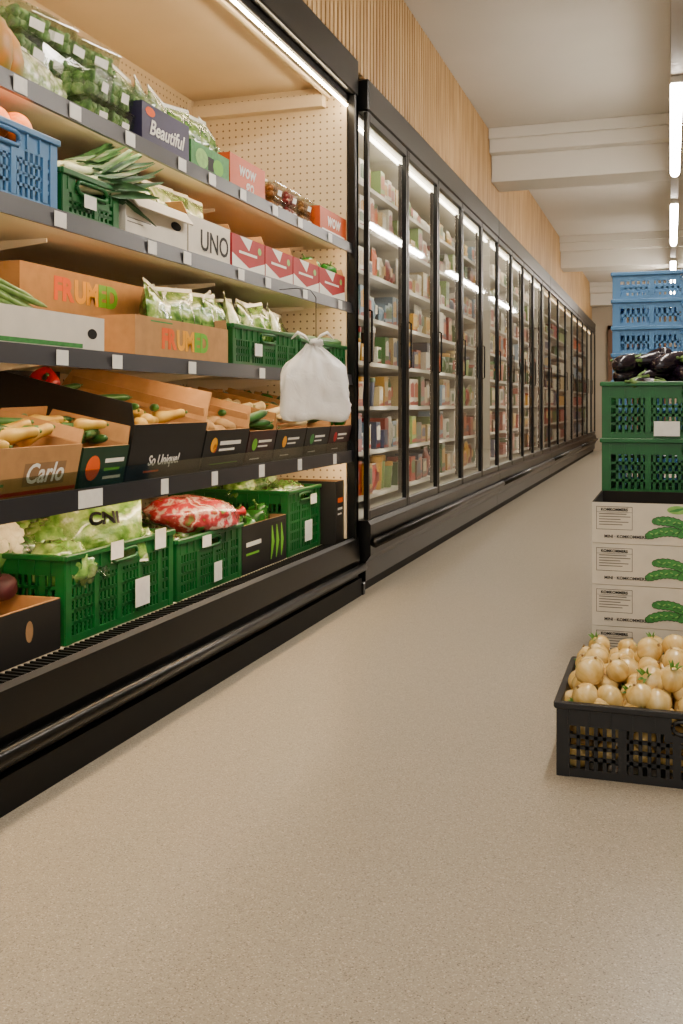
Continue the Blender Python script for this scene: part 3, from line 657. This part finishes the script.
for i in range(3): spawn(PC,'salad_bag','mixed leaf bag standing in the dark purple carton','bag',(-1.36,2.335+.085*i,z+.03),(-.1,rnd(-.25,.25),PI/2+rnd(-.4,.4)),.88,'mixed leaf bags in the purple carton')
carton('green printed carton with bagged leaves next to the purple carton',-1.29,Y(191,-1.29),Y(229,-1.29),z,.22,.085,K['gink'],K['kraftd'],0,[],[('o',-.06,.045,.04,.028,K['gink2'],'printed_emblem'),('o',.05,.04,.035,.024,K['lime'],'printed_emblem'),('b',-.02,.02,.02,.06,K['bink'])])
for i in range(3): spawn(PB,'salad_bag','green leaf bag standing in the green printed carton','bag',(-1.35,2.62+.085*i,z+.02),(-.1,rnd(-.25,.25),PI/2+rnd(-.3,.3)),.88,'leaf bags in the green printed carton')
carton('bright orange carton with white lettering on the top shelf',-1.29,Y(230,-1.29),Y(265,-1.29),z,.2,.112,K['orangec'],K['kraft'],0,[],[L_('wow',.066,-.01,.076,K['wink'],.2,.001),L_('go',.066,.01,.032,K['wink'],.2,.001)])
for i,u in enumerate((272,287,302,314)):
    for j in range(2):
        spawn((PUN,PUR,PUN,PUH)[i],'snack_tub','clear tub, %s of the %s pile right of the orange carton'%(['lower','upper'][j],ORD[i]),'tub',(-1.36,Y(u,-1.34),z+.001+.056*j),(0,0,PI/2),(.72,.9,.84),'clear tubs right of the orange carton')
    spawn((PC,PB)[i%2],'salad_bag','leaf bag standing behind the clear snack tubs','bag',(-1.46,Y(u-4,-1.46),z+.004),(-.15,rnd(-.15,.15),PI/2),.98,'leaf bags behind the snack tubs')
carton('small orange packet at the far end of the top shelf',-1.29,Y(320,-1.29),Y(346,-1.29),z,.15,.105,K['orangec'],K['kraft'],0,[],[L_('wow',.08,0,.066,K['wink'],.2,.001),('b',-.14,.14,.012,.024,K['wink'])],name='orange_packet')
# ------------------------------------------------------------------ second shelf
z=SH[1]
BS=(.4,.45,.165); kb=crate_kit(*BS,K['blue'])
shelf_crate(kb,BS,'blue_crate','blue slatted crate at the left end of the second shelf',-1.29,1.505,z)
for i in range(8):
    spawn(ORA,'orange','orange heaped in the blue shelf crate','orange',(-1.34-.07*(i%2),1.6+.075*(i//2),z+.155+rnd(0,.02)),(rnd(0,3),rnd(0,3),0),1,'oranges in the blue shelf crate')
LS=(.24,.4,.105); kl=crate_kit(.24,.4,.112,K['green'])
shelf_crate(kl,LS,'green_crate','small green crate of leeks on the second shelf',-1.29,1.925,z,c=[(-.02,.05,.05,.03)])
for i in range(18):
    dv=Vector((rnd(-.15,.25),1,rnd(.05,.4))).normalized()
    spawn(LEEK,'leek','leek with dark green leaves spilling right from the green crate','leek',Vector((-1.32-.03*(i%6),1.95+rnd(0,.05),z+.08+.022*(i//6))),rotdir(dv),rnd(.75,.9),'leeks on the second shelf')
carton('plain white open carton with raised flap below the purple carton',-1.29,2.2,Y(187,-1.29),z,.3,.115,K['whitec'],K['whitec'],0,[('l',18,.07),('b',-8,.06),('f',140,.05)],[('o',.1,.07,.03,.012,K['hole']),('b',-.16,-.04,.05,.053,K['grink']),('b',-.16,-.08,.04,.043,K['grink'])])
carton('white carton printed UNO on the second shelf',-1.29,Y(188.5,-1.29),Y(230,-1.29),z,.3,.12,K['whitec'],K['kraft'],0,[('b',10,.05),('l',25,.04)],[L_('UNO',.085,.03,.055,K['bink'],0,.001)])
for i in range(5): spawn([PA,PB][i%2],'salad_bag','salad bag standing in the white shelf cartons','bag',(-1.37,2.33+.1*i,z+.04),(-.15,rnd(-.2,.2),PI/2+rnd(-.3,.3)),.85,'salad bags in the white cartons')
us=[231.5,265,293,319,345]
for i in range(4):
    y0,y1=Y(us[i],-1.29)+.004,Y(us[i+1],-1.29)-.004; w=y1-y0
    carton('red and white carton, %s, on the second shelf'%['next to the white UNO carton','second from the UNO carton','third from the UNO carton','farthest from the UNO carton'][i],-1.29,y0,y1,z,.3,.115,K['redc'],K['kraft'],0,[('l',12,.03),('r',12,.03),('b',0,.05)],
      [('p',[(-w/2,.001),(w/2,.001),(w/2,.05),(0,.02),(-w/2,.055)],K['wink']),('p',[(-w*.28,.114),(w*.1,.114),(-.0,.075)],K['wink']),('b',-w*.3,w*.25,.06,.068,K['wink']),('o',w*.33,.085,.014,.012,K['gink2'],'printed_emblem')],group='red and white cartons')
    for j in range(6):
        kit=[POT,POT,POT,GRP][i]; nm=['potato','potato','potato','green_pepper'][i]
        spawn(kit,nm,'%s in the %s red and white carton from the left'%(nm.replace('_',' '),ORD[i]),nm.split('_')[-1],(-1.35-.05*(j%2),y0+.04+(w-.08)*j/5,z+(.075 if i<3 else .09)),(rnd(-.5,.5),rnd(-.5,.5),rnd(0,6)),.85,'%s in the %s red carton'%(nm.replace('_',' '),ORD[i]))
# ------------------------------------------------------------------ third shelf
z=SH[2]
carton('shallow white carton of green spears at the left of third shelf',-1.28,1.5,2.085,z,.17,.085,K['whitec'],K['whitec'],0,[],[('b',-.2,.2,.01,.02,K['gink']),('o',.24,.045,.02,.012,K['hole'])],name='asparagus_carton')
for i in range(60):
    dv=Vector((rnd(-.1,.1),1,rnd(-.34,-.16)))
    spawn(ASP,'asparagus_spear','thin green asparagus spear heaped in the shallow white carton','asparagus',(-1.30-.13*R.random(),1.52+.14*R.random(),z+.115+.055*R.random()),rotdir(dv),rnd(1,1.15),'asparagus in the shallow white carton')
def frumed(s,x,zz): return [('T',[('F',K['oink']),('R',K['oink']),('U',K['yink']),('M',K['yink']),('E',K['lime']),('D',K['lime'])],s,x,zz)]
carton('large brown carton printed FRUMED behind the asparagus carton',-1.47,2.02,2.68,z,.34,.225,K['kraft'],K['kraftd'],0,[],frumed(.078,-.04,.172)+[('b',-.28,.05,.10,.106,K['gink'])])
carton('brown carton printed FRUMED at the front of third shelf',-1.285,Y(135,-1.285),Y(228,-1.285),z,.175,.11,K['kraft'],K['kraftd'],0,[('r',15,.03)],frumed(.072,.0,.055)+[('b',-.2,-.08,.098,.102,K['gink'])])
for i in range(6): spawn([PB,PA,PB,PC][i%4],'salad_bag','bagged leaves standing in the front FRUMED carton','bag',(-1.36-.02*(i%2),2.50+.06*i,z+.025),(-.15,rnd(-.25,.25),PI/2+rnd(-.5,.5)),.98,'leaf bags in the front brown carton')
S1=(.57,.4,.135); k1=crate_kit(*S1,K['green'])
shelf_crate(k1,S1,'green_crate','green crate of bagged leaves beside the hanging white bag',-1.29,2.84,z,c=[(-.1,.06,.06,.04)])
for i in range(9): spawn([PB,PC,PA][i%3],'salad_bag','leaf bag in the green crate beside the hanging bag','bag',(-1.35-.03*(i%2),2.88+.06*i,z+.05),(-.2,rnd(-.3,.3),PI/2+rnd(-.5,.5)),.92,'leaf bags in the third shelf crate')
S2=(.54,.4,.125); k2=crate_kit(*S2,K['green'])
shelf_crate(k2,S2,'green_crate','green crate of cucumbers at the far end of third shelf',-1.29,3.43,z)
for i in range(10): spawn(CUC,'cucumber','cucumber heaped in the green crate at the far shelf end','cucumber',(-1.32-.05*(i%5),3.46+.25*(i//5),z+.115+rnd(0,.02)),rotdir((rnd(-.1,.1),1,.03)),.95,'cucumbers in the third shelf crate')
for i in range(4): spawn(PB,'salad_bag','leaf bag standing behind the cucumbers at the far end','bag',(-1.54,3.5+.13*i,z+.03),(-.1,rnd(-.2,.2),PI/2+rnd(-.3,.3)),1.1,'leaf bags behind the cucumbers')
# ------------------------------------------------------------------ fourth, sloping shelf
z=.6045
def put(root,kit,name,label,cat,group,w,d,zz,nx,ny,mode='lie',sc=1.,skip=0):
    for i in range(nx):
        for j in range(ny):
            if R.random()<skip: continue
            lx=-w/2+w*(i+.5)/nx+rnd(-.015,.015); ly=-d/2+d*(j+.5)/ny+rnd(-.015,.015)
            p=W(root,(lx,ly,zz+rnd(-.01,.02)))
            if mode=='cross':
                dv=Vector((rnd(-.8,.8),rnd(.3,1),rnd(-.1,.2))).normalized(); rt=rotdir(dv); p=p-dv*.1*sc
            else: rt=(rnd(-.6,.6),rnd(-.6,.6),rnd(0,6))
            spawn(kit,name,label,cat,p,rt,sc*rnd(.9,1.08),group)
c=carton('tilted brown carton with white lettering at shelf left end',-1.285,1.56,1.965,z,.3,.11,K['kraft'],K['kraft'],TL,[('l',10,.08),('b',0,.05),('r',35,.035)],[('b',.0,.15,.025,.075,K['kraftd']),L_('Carlo',.06,.075,.05,K['wink'],.2,.001),('b',-.2,.2,.008,.016,K['rink']),('b',-.19,-.06,.03,.036,K['gink'])])
put(c,SQU,'squash','yellow squash in the tilted brown carton at shelf left','squash','squash in the tilted brown carton',.34,.26,.1,4,3,'cross',.5)
put(c,CUC,'courgette','green courgette among the squash at shelf left','courgette','courgettes among the squash',.32,.26,.11,4,3,'cross',.5)
c=carton('dark green printed carton beside the tilted brown carton',-1.285,1.975,2.175,z,.25,.1,K['dgreen'],K['kraft'],TL,[('r',15,.045),('b',-5,.045)],[('o',-.05,.05,.03,.03,K['oink'],'printed_emblem'),('b',.0,.085,.06,.07,K['wink']),('b',.0,.07,.04,.047,K['lime']),('b',.0,.08,.02,.027,K['wink'])])
put(c,CUC,'courgette','green courgette in the dark green carton','courgette','courgettes in the dark green carton',.14,.2,.1,3,4,'cross',.5)
put(c,SQU,'squash','small yellow squash among courgettes in the dark green carton','squash','squash in the dark green carton',.12,.16,.115,2,2,'cross',.42)
c=carton('large black carton with white lettering and raised flaps',-1.285,2.185,2.59,z,.5,.15,K['blackc'],K['kraft'],TL,[('l',2,.055,K['blackc']),('b',0,.045,K['blackc']),('r',25,.09)],[L_('So Unique!',.038,-.02,.052,K['wink'],.15,.0006),('b',-.12,-.04,.022,.027,K['oink'])])
put(c,SQU,'squash','yellow squash in the large black carton','squash','squash in the large black carton',.34,.42,.13,4,4,'cross',.5,.1)
put(c,CUC,'courgette','green courgette in the large black carton','courgette','courgettes in the large black carton',.3,.38,.15,3,3,'cross',.52)
spawn(REDP,'red_pepper','single glossy red pepper in the large black carton','pepper',W(c,(-.09,.10,.165)),(1.1,.2,.5),.95)
c=carton('black carton with small white print beside the large black carton',-1.285,2.6,2.905,z,.48,.125,K['blackc'],K['kraft'],TL,[('l',12,.07),('r',20,.07),('b',5,.05)],[('o',-.09,.08,.022,.022,K['yink'],'printed_emblem'),('o',-.08,.07,.014,.014,K['rink'],'printed_emblem'),('b',-.05,.1,.078,.09,K['wink']),('b',-.05,.06,.06,.067,K['wink']),('b',-.1,.1,.02,.023,K['lime'])])
put(c,POT,'potato','brown potato in the carton right of the black carton','potato','potatoes in the black printed carton',.26,.42,.1,4,6,'any',.85)
put(c,CUC,'courgette','green courgette lying on the potatoes','courgette','courgettes on the potatoes',.22,.3,.14,2,2,'cross',.55)
put(c,SQU,'squash','yellow squash lying on the potatoes','squash','squash on the potatoes',.22,.3,.14,2,2,'cross',.5)
specs=[(2.915,3.14,'maroon','cucumber',CUC,'cross'),(3.15,3.43,'blackc','parsnip',PAR,'cross'),(3.44,3.70,'blackc','courgette',CUC,'cross'),(3.71,3.975,'maroon','green_pepper',GRP,'any')]
for i,(a,b,m,nm,kit,mode) in enumerate(specs):
    pn=nm.replace('_',' ')
    c=carton('dark %s carton holding %s on the sloping shelf'%('maroon' if m=='maroon' else 'black',{'cucumber':'cucumbers','parsnip':'parsnips','courgette':'courgettes','green_pepper':'green peppers'}[nm]),-1.285,a,b,z,.48,.115,K[m],K['kraft'],TL,[('l',10,.06),('r',15,.055),('b',0,.05)],[('o',-.06,.07,.02,.02,K[['lime','yink','gink','rink'][i]],'printed_emblem'),('b',-.03,.08,.075,.083,K['wink']),('b',-.03,.05,.06,.065,K['wink']),('b',-.08,.0,.02,.024,K['wink'])],group='dark cartons on the sloping shelf')
    put(c,kit,nm,'%s in the dark carton toward the far shelf end'%pn,nm.split('_')[-1],'%s on the sloping shelf'%pn,b-a-.05,.44,.125 if mode=='cross' else .1,4,6,mode,.65)
# ------------------------------------------------------------------ bottom deck
z=.2265; XF=-1.365
c=carton('dark brown carton with beetroot at left end of the bottom deck',XF,1.55,2.03,z,.5,.12,K['kraftd'],K['kraft'],0,[],[('b',-.24,.24,.001,.118,K['blackc']),('o',.12,.065,.014,.024,K['kraftd']),('o',-.06,.065,.014,.024,K['kraftd'])])
put(c,BEET,'beetroot','dark beetroot heaped in the dark brown carton','beetroot','beetroot in the dark brown carton',.44,.3,.135,7,4,'any',1)
for i in range(6): spawn([CAU,WB[0]][i%2],'cauliflower' if i%2==0 else 'wrapped_lettuce','white cauliflower with green leaves at bottom deck left end' if i%2==0 else 'film wrapped dark lettuce between the cauliflowers','cauliflower' if i%2==0 else 'lettuce',(-1.62-.14*(i//3),1.80+.13*(i%3),z+.15+.06*(i//3)),(rnd(-.3,.3),.4,rnd(0,6)),1.15,'cauliflowers on the bottom deck' if i%2==0 else 'lettuces between the cauliflowers')
S3=(.54,.42,.215); k3=crate_kit(*S3,K['green'])
shelf_crate(k3,S3,'green_crate','big green crate of lettuce at the front of bottom deck',XF,2.05,z,c=[(-.05,.2,.06,.045),(.08,.07,.075,.075),(.18,.2,.06,.055)])
for i in range(12):
    if i in (1,2): continue
    spawn([WA[i%3],WB[i%2]][i%3==1],'wrapped_lettuce','film wrapped lettuce heaped in the big green crate','lettuce',(-1.445-.11*(i//4)+rnd(-.01,.01),2.135+.125*(i%4),z+.115+.03*(i//4)),(rnd(-.3,.3),rnd(-.3,.3),rnd(0,6)),rnd(.8,.95),'wrapped lettuces in the big green crate')
bw,bhh,bt=.26,.185,.10
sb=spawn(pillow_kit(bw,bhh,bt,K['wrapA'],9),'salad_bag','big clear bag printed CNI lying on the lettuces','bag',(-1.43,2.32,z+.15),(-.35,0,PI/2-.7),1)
for sd in (-1,1):
    tm=text_mesh('CNI',.048,K['bink'],.1,.002).copy()
    for v in tm.vertices:
        x_=v.co.x; z_=v.co.z+.112
        v.co=(x_ if sd<0 else -x_,sd*(pth(bt,9,2*(x_ if sd<0 else -x_)/bw,(z_-bhh/2)/(bhh/2*.94),sd)+.006),z_)
    obj('printed_text',tm,sb)
S4=(.46,.42,.18); k4=crate_kit(*S4,K['green'])
shelf_crate(k4,S4,'green_crate','green crate with red net bag beside the big green crate',XF,2.615,z,c=[(-.05,.155,.06,.035),(.03,.05,.055,.06)])
for i in range(6): spawn(WB[i%2],'wrapped_lettuce','film wrapped dark lettuce in the crate under the net bag','lettuce',(-1.455-.16*(i//3),2.70+.145*(i%3),z+.085),(rnd(-.3,.3),rnd(-.2,.2),rnd(0,6)),.95,'wrapped lettuces under the net bag')
spawn(NET,'radish_net_bag','red and green mottled bag of radishes on the green crate','bag',(-1.45,2.87,z+.175),(0.15,.1,PI/2-.5),1.05)
c=carton('black carton with lime green print on the bottom deck',XF,3.085,3.49,z,.4,.165,K['blackc'],K['kraftd'],0,[],[('p',[(.03,.01),(.19,.01),(.19,.15),(.06,.15)],K['bink']),('s',[(.05,.02),(.07,.08),(.06,.14)],[.004,.014,.003],K['lime']),('s',[(.1,.02),(.115,.08),(.105,.14)],[.004,.014,.003],K['lime']),('s',[(.15,.02),(.16,.08),(.15,.14)],[.004,.014,.003],K['lime']),('b',-.17,-.04,.09,.105,K['wink']),('b',-.17,-.06,.06,.068,K['lime'])])
put(c,GRP,'green_pepper','green pepper in the black carton with lime print','pepper','green peppers on the bottom deck',.36,.34,.11,5,4,'any',1)
S5=(.36,.5,.25); k5=crate_kit(*S5,K['green'])
shelf_crate(k5,S5,'green_crate','tall green crate near the far end of the bottom deck',XF,3.505,z,c=[(.08,.2,.07,.04),(.02,.08,.08,.08)])
for i in range(9): spawn([WB[i%2],WA[i%3]][i%2],'wrapped_lettuce','film wrapped lettuce in the tall green crate','lettuce',(-1.45-.13*(i//3),3.58+.1*(i%3),z+.17+.035*(i//3)),(rnd(-.3,.3),.2,rnd(0,6)),.78,'wrapped lettuces in the tall green crate')
carton('dark carton with small print at far end of bottom deck',-1.30,3.88,3.985,z,.5,.26,K['blackc'],K['kraftd'],0,[],[('b',-.03,.035,.17,.19,K['oink']),('b',-.03,.03,.14,.15,K['wink']),('b',-.03,.02,.12,.127,K['wink'])])
# ------------------------------------------------------------------ hanging carrier bag
bx=-1.13; yb=Y(316,bx)
bg=thing('carrier_bag','knotted white plastic bag hanging in front of the shelves','bag',(bx,yb,.755),(0,.12,-70*D2R))
prof=[(0,0),(-.003,.098),(.004,.114),(.02,.121),(.045,.121),(.07,.118),(.095,.116),(.12,.113),(.145,.109),(.168,.102),(.188,.09),(.204,.073),(.218,.055),(.23,.04),(.24,.028),(.25,.02)]
vs=[];fs=[];n=72
for i,(zz,r) in enumerate(prof):
    f_=i/(len(prof)-1)
    for k in range(n):
        a=2*PI*k/n; ca,sa=math.cos(a),math.sin(a)
        e_=7 if i<10 else 3
        bxs=(abs(ca)**e_+abs(sa)**e_)**(-1/e_)
        d_=Vector((ca*1.2,sa,zz*9))
        cr=abs(noise.noise(d_*2.2))*.11+abs(noise.noise(d_*4.5+Vector((3,1,2))))*.08
        rr=r*(bxs*1.0+.15*f_**2*math.cos(11*a+2*f_)-cr)
        vs.append((rr*.36*sa+.012*noise.noise(d_*3.3),rr*ca-.012*f_,zz+.012*noise.noise(d_*1.8)*(1 if i else 0)))
for i in range(len(prof)-1):
    for k in range(n): fs.append((i*n+k,i*n+(k+1)%n,(i+1)*n+(k+1)%n,(i+1)*n+k))
obj('pouch',MB().add(vs,fs,0,True).mesh('pouch',K['carrier']),bg)
obj('knot',MB().lump(.02,.026,.014,.3,4,2,10,8,cz=.254).mesh('knot',K['carrier']),bg)
for s_ in (-1,1):
    obj('handle',MB().tube([(0,s_*.008-.012,.254),(.004,s_*.028-.012,.278),(0,s_*.048-.012,.288),(-.004,s_*.07-.012,.266)],[.006,.02,.023,.007],7,flat=.25).mesh('handle',K['carrier']),bg)
wpart(MB().tube([(-1.262,yb,1.192),(-1.2,yb,1.195),(bx-.02,yb,1.187),(bx,yb,1.16),(bx,yb,1.03),(bx+.004,yb,1.01)],.0014,6),'bag_hook',K['blackm'],cl)
# ------------------------------------------------------------------ world and camera
w=bpy.data.worlds.new('World'); SC.world=w; w.use_nodes=True
bgn=w.node_tree.nodes['Background']; bgn.inputs[0].default_value=(1,.945,.86,1); bgn.inputs[1].default_value=1.3
cd=bpy.data.cameras.new('Camera'); co=bpy.data.objects.new('Camera',cd); COL.objects.link(co)
co.location=(0,0,H); co.rotation_euler=(PI/2,0,TH); cd.sensor_width=36; cd.lens=F*36/1024; cd.shift_y=-(512-HOR)/1024; cd.clip_start=.02
SC.camera=co
